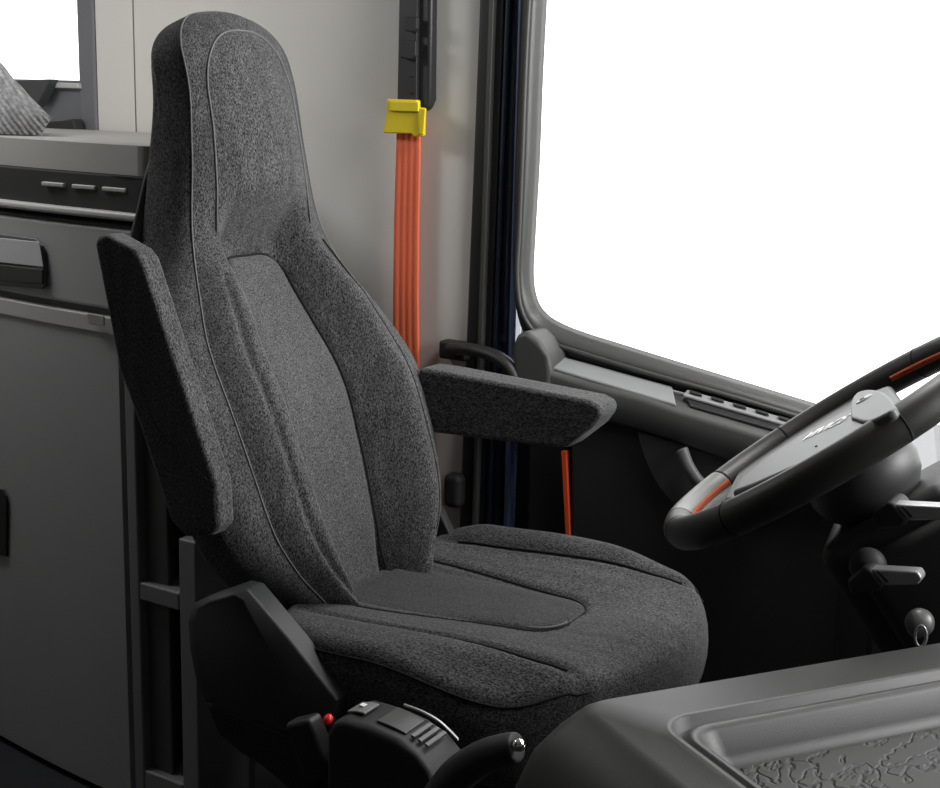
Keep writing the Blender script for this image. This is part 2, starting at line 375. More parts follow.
# ================================================================== SEAT BELT
sb = empty('seat_belt', tuple(at(405, 330, 'y', WY - .03)), 'orange seat belt hanging down the beige wall behind the driver seat', 'seat belt')
def belt_x(px, py): return at(px, py, 'y', WY - .03)
L_ = [(397, 118), (396, 150), (394, 220), (393, 300), (393, 400), (400, 520)]; R_ = [(420, 118), (420, 150), (418.5, 220), (418, 300), (419, 400), (428, 520)]
rings = []
for a, b in zip(L_, R_):
    A, B = belt_x(*a), belt_x(*b); row = []
    for k in range(25):
        t = k / 24; row.append(A.lerp(B, t) + Vector((0, -.0012 * abs(sin(t * pi * 4)), 0)))
    row += [p + Vector((0, .003, 0)) for p in reversed([A.lerp(B, k / 24) for k in range(25)])]
    rings.append(row)
loft('webbing', rings, ORANGE, sb)
yy = WY - .036
yc = prism('buckle_clip', [at(a, b, 'y', yy) for a, b in [(391, 99), (421, 100), (421, 107), (427, 108), (426, 136), (419, 137), (416, 134), (387, 133), (390, 120)]], (0, -.016, 0), YELLOW, sb, .003)
prism('clip_flap', [at(a, b, 'y', yy - .016) for a, b in [(392, 101), (420, 102), (420, 112), (391, 111)]], (0, -.006, 0), YELLOW, yc, .002)
prism('clip_flap', [at(a, b, 'y', yy - .014) for a, b in [(419, 108), (427, 109), (425, 135), (421, 134)]], (0, -.006, 0), YELLOW, yc, .002)
gd = empty('belt_height_adjuster', tuple(at(415, 60, 'y', WY)), 'black belt guide rail with slider and cover on the beige wall above the yellow clip', 'belt adjuster')
prism('cover', [at(a, b, 'y', WY - .002) for a, b in [(404, -90), (443, -90), (439, 0), (438, 100), (434, 110), (424, 113), (414, 108), (408, 60)]], (0, -.026, 0), plastic('rail_cover_black', (.025, .026, .029), .4), gd, .009, 4)
rl = prism('rail', [at(a, b, 'y', WY - .028) for a, b in [(403, -90), (421, -90), (420, 0), (419, 101), (400, 101), (402, 0)]], (0, -.010, 0), BLACK, gd, .002)
for px, py, w, h in ((414, 24, 12, 14), (411, 49, 16, 18)):
    prism('slider_catch', [at(a, b, 'y', WY - .040) for a, b in [(px - w / 2, py - h / 2), (px + w / 2, py - h / 2 + 1), (px + w / 2, py + h / 2 - 2), (px + w / 4, py + h / 2 + 2), (px - w / 2, py + h / 2)]], (0, -.012, 0), BLACK2, gd, .003)
for px, py in ((411, 76), (411, 93)):
    c = at(px, py, 'y', WY - .0385); lathe('rail_hole', [(.0022, 0), (.0022, -.002)], c, (0, 1, 0), BLACK, rl, 12)

# ================================================================== BUNK CABINET
plan = [(-1.48, .16), (-1.25, .085), (-1.05, .045), (-.88, .018), (-.74, .0), (-.60, -.012), (-.44, -.020)]
pc = catmull([Vector((x, y, 0)) for x, y in plan], 6)
def slab(name, z0, z1, off, mat, parent, x1=None, x0=-1.48, yback=None, bevel=.005, endround=0, taper=0):
    x1 = -.405 if x1 is None else x1
    pts = [Vector((p.x, p.y - off, 0)) for p in pc if x0 <= p.x <= x1]
    nat = pts[-1]; pts.append(Vector((x1, nat.y - (x1 - nat.x) * .05, 0)))
    if endround: # rounded front right corner
        e = pts[-1]; pts = pts[:-1]
        for k in range(7):
            a = pi / 2 * k / 6; pts.append(Vector((e.x - endround + endround * sin(a), e.y + endround - endround * cos(a), 0)))
    yb = WY - .02 if yback is None else yback
    lastx = pts[-1].x
    if yback is None: pts += [Vector((lastx - .30, yb, 0)), Vector((pts[0].x, yb, 0))]
    else: pts += [Vector((lastx, yb, 0)), Vector((pts[0].x, yb, 0))]
    return prism(name, [p + Vector((0, 0, z0)) for p in pts], (0, 0, z1 - z0), mat, parent, bevel, angle=30)
def zc(py, x=-.70):
    # height on the cabinet face for a photo row, measured at its column x
    y = .0
    return at(70, py, 'y', .015).z
cab = empty('bunk_cabinet', (-.95, .25, FZ), 'grey curved cabinet with drawer and tall door behind the driver seat', 'cabinet')
Z = {k: zc(v) for k, v in dict(padtop=142, padbot=174, shelf=205, lip=213, dr1=218, dr0=300, ch=306).items()}
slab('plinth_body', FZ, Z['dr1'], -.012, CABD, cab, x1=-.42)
slab('worktop', Z['lip'], Z['shelf'], .010, CAB2, cab, x1=-.405, endround=.03, bevel=.006)
sh = slab('shelf_tray', Z['shelf'], Z['padbot'] + .004, -.004, BLACK2, cab, x1=-.43, endround=.04, bevel=.006)
for i in range(3):   # clips on the dark shelf
    px = 62 + 32 * i; a = at(px, 184 + i * 2.5, 'y', .012)
    box('shelf_clip', (a.x, -.004 - .01 * i / 3, a.z), (.055, .012, .007), CAB2, sh, .002)
dw = slab('drawer', Z['dr0'], Z['dr1'] - .006, .002, CAB, cab, x0=-1.3, x1=-.44, yback=.12, bevel=.006)
# drawer handle recess: frame, pale scoop, dark lower lip
def face_y(x): return min(pc, key=lambda p: abs(p.x - x)).y
def on_face(px, py, off=0):
    y = .02
    for _ in range(5):
        q = at(px, py, 'y', y); y = face_y(q.x) - off
    return at(px, py, 'y', y)
hd = prism('handle', [on_face(a, b, .004) for a, b in [(-20, 231), (38, 238), (45, 246), (48, 285), (45, 289), (-20, 283)]], (0, -.006, 0), plastic('handle_frame', (.10, .10, .10), .45), dw, .004)
prism('handle_scoop', [on_face(a, b, .0105) for a, b in [(-20, 236), (3, 238), (40, 242), (44, 267), (-20, 260)]], (0, -.002, 0), plastic('handle_scoop', (.62, .64, .64), .5), hd, .001)
prism('handle_lip', [on_face(a, b, .0105) for a, b in [(-20, 262), (44, 269), (44, 284), (-20, 279)]], (0, -.004, 0), plastic('handle_lip', (.045, .048, .045), .45), hd, .002)
xd = on_face(124, 500).x
dr = slab('door', FZ + .015, Z['ch'] - .018, .004, CAB, cab, x0=-1.4, x1=xd, yback=.12, bevel=.014)
slab('door_top_moulding', Z['ch'] - .030, Z['ch'] - .002, .008, CAB2, dr, x0=-1.4, x1=xd, yback=.12, bevel=.009)
prism('door_latch', [on_face(a, b, .006) for a, b in [(-20, 486), (5, 489), (8, 496), (8, 556), (-20, 552)]], (0, -.004, 0), BLACK2, dr, .004)
prism('keeper_plate', [on_face(a, b, .016) for a, b in [(88, 313), (105, 316), (105, 326), (90, 324)]], (0, -.003, 0), SILVER, dr, .001)
# open pocket rack at the right end (frame bars + inner liners)
YR = -.024
rk = None
def fr_box(px0, px1, py0, py1, depth, yq=YR):
    a = at(px0, py0, 'y', yq); b = at(px1, py1, 'y', yq)
    return (((a.x + b.x) / 2, yq + depth / 2, (a.z + b.z) / 2), (abs(b.x - a.x), depth, abs(a.z - b.z)))
xa = at(131, 650, 'y', YR).x; xb_ = at(141, 650, 'y', YR).x; xc_ = at(180, 650, 'y', YR).x; xe = at(197, 650, 'y', YR).x
z_top = at(185, 540, 'y', YR).z; zm1 = at(160, 588, 'y', YR).z; zm0 = at(160, 606, 'y', YR).z; zb1 = at(165, 778, 'y', YR).z
def bx(x0, x1, z0, z1, y0=YR, y1=YR + .14): return (((x0 + x1) / 2, (y0 + y1) / 2, (z0 + z1) / 2), (x1 - x0, y1 - y0, z1 - z0))
ztall = .78
RACK = plastic('rack_grey', (.25, .25, .255), .5, grain=.1)
rk = boxes('pocket_rack', [bx(xa, xb_, FZ, ztall), bx(xc_, xe, FZ, z_top), bx(xb_, xc_, zm0, zm1), bx(xb_, xc_, FZ, zb1)], RACK, cab, .004)
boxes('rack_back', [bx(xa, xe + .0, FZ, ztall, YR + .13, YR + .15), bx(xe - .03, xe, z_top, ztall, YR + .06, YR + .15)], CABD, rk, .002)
# lid / bunk pad on top
slab('padded_top', Z['padbot'] + .005, Z['padtop'], -.03, PAD, cab, x1=-.46, bevel=.012, endround=.03)
# pillow
nt = F_PILLOW.node_tree; bsd = nt.nodes['Principled BSDF']
tcp = N(nt, 'ShaderNodeTexCoord'); wv = N(nt, 'ShaderNodeTexWave', bands_direction='DIAGONAL'); wv.inputs['Scale'].default_value = 38; wv.inputs['Distortion'].default_value = 1.2
bpp = N(nt, 'ShaderNodeBump'); bpp.inputs['Strength'].default_value = .9; bpp.inputs['Distance'].default_value = .004
nt.links.new(tcp.outputs['Object'], wv.inputs['Vector']); nt.links.new(wv.outputs['Fac'], bpp.inputs['Height']); nt.links.new(bpp.outputs[0], bsd.inputs['Normal'])
def pillow(name, c, sx, sy, sz, R, mat, parent=None):
    rings = []; n = 26
    for i in range(n + 1):
        u = -1 + 2 * i / n; row = []
        for j in range(40):
            a = 2 * pi * j / 40; ca, sa = cos(a), sin(a)
            e = 2 / 3.2; x = abs(ca) ** e * math.copysign(1, ca); y = abs(sa) ** e * math.copysign(1, sa)
            row.append((x, y))
        rings.append((u, row))
    v = []; f = []; m = 36; 
    for s in (1, -1):
        b = len(v)
        for i in range(m + 1):
            for j in range(m + 1):
                x = -1 + 2 * i / m; y = -1 + 2 * j / m
                h = max(0, (1 - x ** 4)) ** .55 * max(0, (1 - y ** 4)) ** .55
                k = 1 - .07 * (x * x) * (1 - abs(y)) - .07 * (y * y) * (1 - abs(x))
                p = Vector((x * sx * (1 - .06 * (1 - y * y)), y * sy * (1 - .06 * (1 - x * x)), s * sz * h + .004 * sin(14 * x + 9 * y) * h))
                q_ = Vector(c) + R @ p; q_.z = max(q_.z, Z['padtop'] + .002); v.append(q_)
        f += [[b + i * (m + 1) + j, b + (i + 1) * (m + 1) + j, b + (i + 1) * (m + 1) + j + 1, b + i * (m + 1) + j + 1] for i in range(m) for j in range(m)]
    return mesh(name, v, f, mat, parent)
PR = Matrix.Rotation(radians(38), 3, 'Y') @ Matrix.Rotation(radians(78), 3, 'X')
pil_c = at(-24, 122, 'y', .14)
tag(pillow('pillow', pil_c, .135, .125, .05, PR, F_PILLOW), 'grey ribbed pillow leaning by the small rear window at the left edge', 'pillow')
# two dark wedge brackets seen under the rear window
def pyr(name, pts, tip, mat, y1, parent=None):
    return prism(name, pts, (0, y1, 0), mat, parent, .003)
b1 = prism('folding_table_bracket', [at(a, b, 'y', WY - .04) for a, b in [(2, 81), (49, 79), (47, 86), (35, 108), (20, 92), (4, 87)]], (0, .03, 0), plastic('bracket_dark', (.05, .055, .055), .5), None, .003)
tag(b1, 'dark triangular bracket under the bright rear window, above the pillow', 'bracket')
b2 = prism('corner_tray', [at(a, b, 'y', WY - .04) for a, b in [(42, 122), (60, 121), (73, 119), (75, 130), (66, 135), (50, 134)]], (0, .03, 0), BLACK2, None, .004)
tag(b2, 'small dark tray in the corner beside the rear window frame, right of the pillow', 'tray')

# ================================================================== DRIVER SEAT
CY = .018
seat = empty('driver_seat', (.2, 0, FZ), 'charcoal speckled fabric driver seat with tall integrated headrest and two armrests', 'seat')
TH = radians(20)
UU = Vector((-sin(TH), 0, cos(TH))); NN = Vector((cos(TH), 0, sin(TH))); OO = Vector((0, 0, .5))
s_f = lerp_tab([(-.12, .0), (0, .008), (.07, .018), (.22, .02), (.30, .014), (.41, -.012), (.55, -.032), (.68, -.006), (.78, .016), (.9, .016)])
w_f = lerp_tab([(-.12, .08), (-.05, .100), (0, .140), (.05, .182), (.11, .210), (.2, .220), (.30, .222), (.40, .205), (.48, .176), (.55, .154), (.62, .140), (.68, .131), (.78, .122), (.92, .118)])
TT = .897      # top of the headrest along the spine
wp_f = lerp_tab([(-.1, .070), (0, .078), (.2, .092), (.34, .088), (.46, .075), (.52, .072)])
PTOP = .53
dp_f = lerp_tab([(-.1, .055), (.05, .055), (.2, .050), (.35, .036), (.5, .042), (.6, .042)])
def topscale(t):
    a = .088
    if t < TT - a: return 1.0
    q = min((t - (TT - a)) / a, 1.0); return max(1 - q ** 2.3, 0) ** (1 / 2.3)
def panel_hw(t):
    w = wp_f(t); r = .042
    if t > PTOP: return 0
    if t > PTOP - r: return w - r + sqrt(max(r * r - (t - PTOP + r) ** 2, 0))
    return w
def front_n(t, y):
    """height of the seat front above the reference plane"""
    a = abs(y); s = s_f(t); w = w_f(t); wp = wp_f(min(t, .52))
    p = s - dp_f(t)
    ridge = s + .030 * ss(.58, .42, t) + .008
    ar = wp + (w - wp) * .50
    if a < ar: low = p + (ridge - p) * ss(wp - .01, ar, a)
    else: low = ridge + (s - ridge) * ((a - ar) / max(w - ar, 1e-4)) ** 2
    head = s + (.026 + .016 * ss(.80, .68, t)) * (1 - min(a / w, 1) ** 2.2)
    k = ss(.53, .625, t)
    k = k * (1 - .0 * a)
    n = low * (1 - k) + head * k
    # groove round the centre panel
    hw = panel_hw(t)
    if t <= PTOP:
        g = min(abs(a - hw), abs(t - PTOP) if a < hw else 9)
    else:
        g = sqrt((t - PTOP) ** 2 + max(a - (wp - .042), 0) ** 2)
    n -= .009 * exp(-(g / .006) ** 2)
    # groove of the outer bolster seam
    sm = .80 * w if t < .5 else None
    if sm: n -= .006 * exp(-((a - sm) / .005) ** 2) * ss(.52, .44, t)
    # arc seam on headrest
    return n
def P3(t, y, n): return OO + UU * t + NN * n + Vector((0, y, 0))
D_f = lerp_tab([(-.12, .11), (0, .13), (.3, .135), (.5, .125), (.7, .098), (.86, .064)])
b_f = lerp_tab([(-.12, .004), (0, .022), (.03, .030), (.1, .050), (.3, .072), (.42, .060), (.55, .020), (.7, .008), (.9, .004)])
NT = 230; NV = 120
rings = []
def ring(t, sc=1.0, nt=None):
    w = w_f(t); D = D_f(t); s = s_f(t); b = b_f(t); row = []
    ncen = s - D * .45
    front = [(-1 + 2 * j / NV) for j in range(NV + 1)]
    pts = [(v * w, front_n(t, v * w)) for v in front]
    sidepts = [(w + .35 * b, s - .006), (w + .7 * b, s - .018), (w + b, s - .04), (w + b, s - .06), (w + .9 * b, s - D * .72), (w + .55 * b, s - D * .88), (w * .92, s - D * .97), (w * .75, s - D), (w * .4, s - D * 1.03), (0, s - D * 1.04)]
    # a little curve smoothing of the side
    sp = catmull([Vector((w, s, 0))] + [Vector((a, c, 0)) for a, c in sidepts], 3)[1:]
    right = [(p.x, p.y) for p in sp]; left = [(-a, c) for a, c in right[-2::-1]]
    out = []
    for (y, n) in pts + right + left:
        out.append(P3(t, y * sc, ncen + (n - ncen) * (sc ** .8 if sc > 0 else 0)))
    return out
ts = list(np.linspace(-.11, TT - .088, NT - 44)) + [TT - .088 + .088 * sin(pi / 2 * k / 44) for k in range(1, 45)]
for t in ts: rings.append(ring(t, max(topscale(t), .02)))
bk = loft('backrest', rings, F_SEAT, seat)
# centre panel (own cushion of fabric)
rows = []; MT = 150; MV = 50
for i in range(MT + 1):
    t = -.02 + (PTOP - .0015 + .02) * i / MT
    hw = max(panel_hw(t) - .0025, .002)
    row = []
    for j in range(MV + 1):
        q = -1 + 2 * j / MV; y = q * hw
        dt = min((PTOP - t) / .02, 1)
        e = max(1 - abs(q) ** 8, 0) ** .5 * sqrt(max(1 - (1 - dt) ** 2, 0))
        base = s_f(t) - dp_f(t)
        row.append(P3(t, y, base - .006 + .016 * e + .004 * (q * q) * e))
    rows.append(row)
loft('centre_panel', rows, F_PANEL, seat, closed=False, cap0=False, cap1=False)
# stitched seams
def seamline(fn, ta, tb, n=60): return [fn(ta + (tb - ta) * i / n) for i in range(n + 1)]
for sgn in (-1, 1):
    def f1(t): 
        sc = topscale(t); s = s_f(t); D = D_f(t); ncen = s - D * .45
        return P3(t, sgn * (w_f(t) * sc + .0006), ncen + (s - ncen) * sc ** .8 + .0006)
    tube('side_piping', seamline(f1, -.01, TT - .012, 110), .0013, STITCH, bk, 6)
# inner arch seam of the headrest
arch = []
for k in range(81):
    a = pi * k / 80
    tt_ = .745 + .108 * sin(a); yy_ = .098 * (abs(cos(a)) ** .75) * (1 if cos(a) > 0 else -1)
    arch.append((tt_, yy_))
arch = [(.56, .112), (.62, .106), (.67, .102), (.71, .099)] + arch + [(.71, -.099), (.67, -.102), (.62, -.106), (.56, -.112)]
def headpt(t, y, lift=.0008):
    sc = topscale(t); s = s_f(t); D = D_f(t); ncen = s - D * .45
    yv = y / max(sc, .05)
    return P3(t, y, ncen + (front_n(t, min(max(yv, -w_f(t)), w_f(t))) - ncen) * sc ** .8 + lift)
tube('headrest_arch_piping', [headpt(t, y) for t, y in arch], .0016, STITCH, bk, 6)
po_ = [(-.01, panel_hw(-.01))] + [(t, panel_hw(t)) for t in np.linspace(0, PTOP - .0421, 50)] + [(PTOP - .042 + .042 * sin(a), wp_f(PTOP - .042 + .042 * sin(a)) - .042 + .042 * cos(a)) for a in np.linspace(.08, pi / 2, 14)]
ol = [P3(t, -y, front_n(t, y) + .0095) for t, y in po_] + [P3(t, y, front_n(t, y) + .0095) for t, y in po_[::-1]]
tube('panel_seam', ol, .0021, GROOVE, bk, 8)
for sgn in (1,):
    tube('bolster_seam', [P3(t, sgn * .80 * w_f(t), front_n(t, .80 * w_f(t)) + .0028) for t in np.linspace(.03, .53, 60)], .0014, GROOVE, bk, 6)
# moulded shell behind
rings = []
for i in range(41):
    t = .02 + .735 * i / 40
    w = w_f(t) + .030 * ss(.0, .2, t) * ss(.64, .5, t) + .004 + .014 * ss(.45, .55, t) * ss(.76, .70, t); s = s_f(t) - D_f(t) * .72; D = .05
    e = sqrt(max(1 - ((i - 20) / 20.5) ** 6, 0)); w *= e
    rings.append([P3(t, w * cos(a), s - D * .5 + D * .5 * sin(a)) for a in [2 * pi * j / 40 for j in range(40)]])
loft('back_shell', rings, BLACK2, seat)

# ---- seat cushion ---------------------------------------------------------
def outline(a):
    """plan outline of the cushion, a=0 forward, centred on (cx,0)"""
    c, s = cos(a), sin(a)
    ex = 2.7 if c > 0 else 4.5
    rx = .294 if c > 0 else .27
    ry = .280
    k = (abs(c / rx) ** ex + abs(s / ry) ** ex) ** (-1 / ex)
    x, y = k * c, k * s
    return x, y
CX = .218
def cush_panel_hw(x):
    w = .118 - .045 * ss(.02, .34, x); r = .05; X1 = .345
    if x > X1: return 0
    if x > X1 - r: return w - r + sqrt(max(r * r - (x - X1 + r) ** 2, 0))
    return w
def top_z(x, y):
    a = abs(y)
    z = .492 + .020 * ss(0, .35, x) - .030 * ss(.40, .56, x)
    z += -.018 * ss(.16, .05, a) * ss(.48, .30, x)
    bol = exp(-((a - .225) / .042) ** 2)
    z += (.010 + (.022 if y > 0 else 0)) * bol * ss(.52, .28, x) * ss(-.06, .07, x) 
    hw = cush_panel_hw(x)
    if x < .345: g = min(abs(a - hw), 9)
    else: g = sqrt((x - .345) ** 2 + max(a - .025, 0) ** 2)
    z -= .009 * exp(-(g / .005) ** 2)
    gl = .188 + .004 * x
    z -= .010 * exp(-((a - gl) / .006) ** 2) * ss(-.02, .03, x) * ss(.465, .42, x)
    z -= (.062 if y < 0 else .030) * ss(.185, .27, a) * ss(.16, .48, x)
    # light cross pull lines
    z += .0012 * sin(x * 60 + a * 8) * ss(.3, .5, x)
    return z
rings = []; NA = 260
qs = list(np.linspace(0.01, .80, 46)) + list(np.linspace(.81, .93, 12))
for q in qs: 
    rings.append([Vector((CX + q * outline(2 * pi * k / NA)[0], q * outline(2 * pi * k / NA)[1], top_z(CX + q * outline(2 * pi * k / NA)[0], q * outline(2 * pi * k / NA)[1]))) for k in range(NA)])
def edge_ring(q, drop):
    o = []
    for k in range(NA):
        ox, oy = outline(2 * pi * k / NA); x0, y0 = CX + .93 * ox, .93 * oy
        o.append(Vector((CX + q * ox, q * oy, top_z(x0, y0) - drop)))
    return o
for q, dr_ in ((.955, .004), (.975, .010), (.99, .020), (1.0, .033), (1.005, .05), (1.005, .066), (.995, .085), (.975, .105), (.95, .125), (.90, .145), (.80, .155)): rings.append(edge_ring(q, dr_))
rings = [[p + Vector((0, CY, 0)) for p in r_] for r_ in rings]
cu = loft('seat_cushion', rings, F_CUSH, seat)
# inset panel of the cushion
rows = []
for i in range(101):
    x = -.01 + (.3435 + .01) * i / 100; hw = max(cush_panel_hw(x) - .0025, .002); row = []
    for j in range(41):
        q = -1 + 2 * j / 40; y = q * hw; dt = min((.345 - x) / .015, 1)
        e = max(1 - abs(q) ** 8, 0) ** .5 * sqrt(max(1 - (1 - dt) ** 2, 0))
        zb_ = .492 + .020 * ss(0, .35, x) - .018 * ss(.48, .30, x) 
        row.append(Vector((x, CY + y, zb_ - .006 + .012 * e)))
    rows.append(row)
loft('cushion_panel', rows, F_CPANEL, seat, closed=False, cap0=False, cap1=False)
tp = [(.345 - .05 + .05 * sin(a), (.073 - .05 + .05 * cos(a)) * 1.0) for a in [pi / 2 * k / 20 for k in range(21)]]
tube('panel_edge_piping', [Vector((x - .002, CY - y, top_z(.33, 0) + .0035)) for x, y in tp[3:]], .0014, STITCH, cu, 6)
for sgn in (-1, 1):
    pth = []
    for k in range(70):
        a = radians(38 + 114 * k / 69) * sgn; ox, oy = outline(a)
        x0, y0 = CX + .93 * ox, .93 * oy; pth.append(Vector((CX + .992 * ox, CY + .992 * oy, top_z(x0, y0) - .0185 * 1.0)))
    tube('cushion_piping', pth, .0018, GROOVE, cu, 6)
for sgn in (-1, 1):
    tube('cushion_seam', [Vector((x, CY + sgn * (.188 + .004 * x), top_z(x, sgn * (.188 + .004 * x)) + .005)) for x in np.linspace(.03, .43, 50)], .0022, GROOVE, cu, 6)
co_ = [(x, cush_panel_hw(x)) for x in np.linspace(.02, .2949, 40)] + [(.295 + .05 * sin(a), .118 - .045 * ss(.02, .34, .295 + .05 * sin(a)) - .05 + .05 * cos(a)) for a in np.linspace(.05, pi / 2, 16)]
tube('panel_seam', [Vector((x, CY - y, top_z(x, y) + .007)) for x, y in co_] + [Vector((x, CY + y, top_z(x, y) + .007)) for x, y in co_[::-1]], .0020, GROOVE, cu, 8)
# base under the cushion
bs = empty_dummy = None
boxes('suspension_base', [((.20, 0, .29), (.46, .40, .12)), ((.18, 0, .08), (.38, .36, .32)), ((.20, 0, FZ + .02), (.52, .42, .04))], BLACK2, seat, .02)

# ---- armrests -------------------------------------------------------------
YA = .245
ra = [at(a, b, 'y', YA) for a, b in [(418, 368), (440, 371), (588, 400), (600, 406), (601, 416), (592, 428), (566, 448), (552, 448), (440, 434), (418, 432)]]
ar1 = prism('armrest', ra, (0, .065, 0), F_CUSH, seat, .010, 4)
ar1['label'] = 'lowered armrest on the door side'
YB = -.325
la = [at(a, b, 'y', YB) for a, b in [(93, 243), (97, 236), (106, 234), (134, 250), (141, 259), (215, 484), (218, 528), (210, 536), (184, 538), (170, 522), (140, 430), (118, 370)]]
ar2 = prism('armrest', la, (0, .037, 0), F_SEAT, seat, .008, 4)
ar2['label'] = 'armrest folded up beside the backrest'
sl = catmull([at(a, b, 'y', YB - .001) for a, b in [(101, 238), (112, 290), (127, 345), (143, 400), (158, 430), (178, 452), (207, 480)]], 8)
tube('armrest_piping', sl, .0009, STITCH_D, ar2, 6)

# ---- recliner cover -------------------------------------------------------
YC = -.285
cv = [at(a, b, 'y', YC) for a, b in [(188, 622), (192, 604), (206, 597), (236, 587), (248, 590), (290, 640), (337, 700), (330, 740), (306, 742), (206, 702), (196, 680), (190, 650)]]
cvc = sum(cv, Vector()) / len(cv)
rg = [[p + Vector((0, .035, 0)) for p in cv], cv, [at(a, b, 'y', YC - .014) for a, b in [(194, 622), (198, 608), (209, 602), (234, 594), (243, 600), (272, 655), (305, 722), (303, 735), (298, 737), (210, 699), (201, 678), (196, 650)]]]
sc_ = loft('recliner_cover', rg, COVER, seat, cap0=True, smooth=True, bevel=.003)
lc = [at(a, b, 'y', YC + .004) for a, b in [(204, 701), (306, 742), (330, 742), (328, 775), (300, 800), (262, 768), (240, 754), (218, 735)]]
prism('lower_cover', lc, (0, .04, 0), BLACK, seat, .006)
box('side_frame', (.06, -.235, .40), (.34, .04, .16), BLACK, seat, .01)
box('side_frame', (.06, .235, .40), (.34, .04, .16), BLACK, seat, .01)
# far-side buckle strap by the beige wall
prism('hinge_bracket', [at(a, b, 'y', .22) for a, b in [(424, 505), (436, 505), (462, 560), (430, 560)]], (0, .02, 0), BLACK2, seat, .004)

# ---- control unit on the seat side ----------------------------------------
YU = -.40
cp = [at(a, b, 'y', YU) for a, b in [(325, 800), (325, 735), (331, 722), (342, 720), (368, 728), (395, 740), (415, 754), (430, 772), (438, 800)]]
cun = prism('control_unit', cp, (0, .075, 0), BLACK2, seat, .010, 5)
tp_ = [at(a, b, 'y', YU + .006) for a, b in [(334, 722), (370, 729), (398, 741), (418, 756), (432, 775)]]
# grey inlay following the arched top
NX = Vector((0, .060, 0))
def arch_strip(name, px, y0, wy, lift, mat, parent, th=.003):
    P = catmull([at(a, b, 'y', YU) for a, b in px], 6); rings = []
    for p in P:
        q = Vector((p.x, y0, p.z + lift)); rings.append([q, q + Vector((0, wy, 0)), q + Vector((0, wy, -th)), q + Vector((0, 0, -th))])
    return loft(name, rings, mat, parent, smooth=False, bevel=.001)
b1_ = arch_strip('memory_button', [(336, 721), (346, 721), (354, 723)], YU + .022, .032, .0045, plastic('button_grey', (.20, .20, .20), .4), cun)
c0 = at(345, 720, 'y', YU); box('button_mark', (c0.x, YU + .038, c0.z + .0052), (.007, .008, .0012), WHITE, b1_, .0003)
arch_strip('rocker_plate', [(368, 728), (383, 734), (397, 741)], YU + .018, .045, .003, plastic('rocker_grey', (.075, .075, .075), .35), cun)
for k in range(3):
    a = (402 + 7 * k, 744 + 4.5 * k); arch_strip('rocker_ridge', [a, (a[0] + 4, a[1] + 2.6)], YU + .018, .042, .004 + .001, plastic('rocker_ridge_grey', (.06, .06, .06), .3), cun)
arch_strip('chrome_strip', [(372, 727), (392, 735), (410, 746), (428, 764)], YU + .066, .004, .004, SILVER, cun)
# belt buckle beside it
bu = box('belt_buckle', tuple(at(312, 745, 'y', -.375)), (.045, .03, .075), BLACK, seat, .008, R=Matrix.Rotation(radians(-25), 3, 'Y'))
rb = at(328, 720, 'y', -.39)
lathe('release_button', [(.001, -.004), (.0065, -.004), (.008, 0), (.0072, .003), (.004, .0055), (.001, .006)], rb, (-.5, -.5, .4), RED, bu, 20)
# lever with chrome push button
lv = empty('lever', tuple(at(480, 765, 'y', -.42)), 'black rounded lever with shiny push button, between the seat control unit and the tray console', 'lever')
lpth = catmull([at(440, 800, 'y', -.42), at(458, 775, 'y', -.42), at(484, 757, 'y', -.42), at(508, 749, 'y', -.42), at(518, 747, 'y', -.42)], 8)
tube('grip', lpth, lambda t: .023 * (1 - .30 * t) * (1 if t < .93 else sqrt(max(1 - ((t - .93) / .075) ** 2, .05))), BLACK2, lv, 22)
lathe('push_button', [(.0005, .009), (.004, .0085), (.0065, .006), (.0075, .002), (.0075, -.004)], at(518, 745, 'y', -.43), (.75, -.25, .25), CHROME, lv, 20)

# ================================================================== TRAY CONSOLE
ZC = .70
A0 = at(578, 702, 'z', ZC)
Bq = at(940, 641, 'z', ZC); ud = Vector((Bq.x - A0.x, Bq.y - A0.y, 0)).normalized()
Cq = at(684, 788, 'z', ZC); vd = Vector((Cq.x - A0.x, Cq.y - A0.y, 0)).normalized()
Aq = A0
LU, LV = .52, .50
cons = empty('tray_console', (Aq.x + .3, Aq.y, FZ), 'dark grey console with recessed patterned storage tray in the bottom right foreground', 'console')
def uv(u, v, z): return Vector((Aq.x, Aq.y, 0)) + ud * u + vd * v + Vector((0, 0, z))
def rrect(u0, u1, v0, v1, r, z, n=10):
    out = []
    for cu_, cv_, a0 in ((u1 - r, v1 - r, 0), (u0 + r, v1 - r, 90), (u0 + r, v0 + r, 180), (u1 - r, v0 + r, 270)):
        for k in range(n + 1):
            a = radians(a0 + 90 * k / n); out.append(uv(cu_ + r * cos(a), cv_ + r * sin(a), z))
    return out
tu0, tv0 = None, None
q = at(667, 726, 'z', ZC) - Vector((Aq.x, Aq.y, ZC))
det = ud.x * vd.y - ud.y * vd.x
qu = (q.x * vd.y - q.y * vd.x) / det; qv = (ud.x * q.y - ud.y * q.x) / det
print('tray corner uv', qu, qv, 'ud', ud, 'vd', vd)
tu0, tv0 = qu - .006, qv - .006
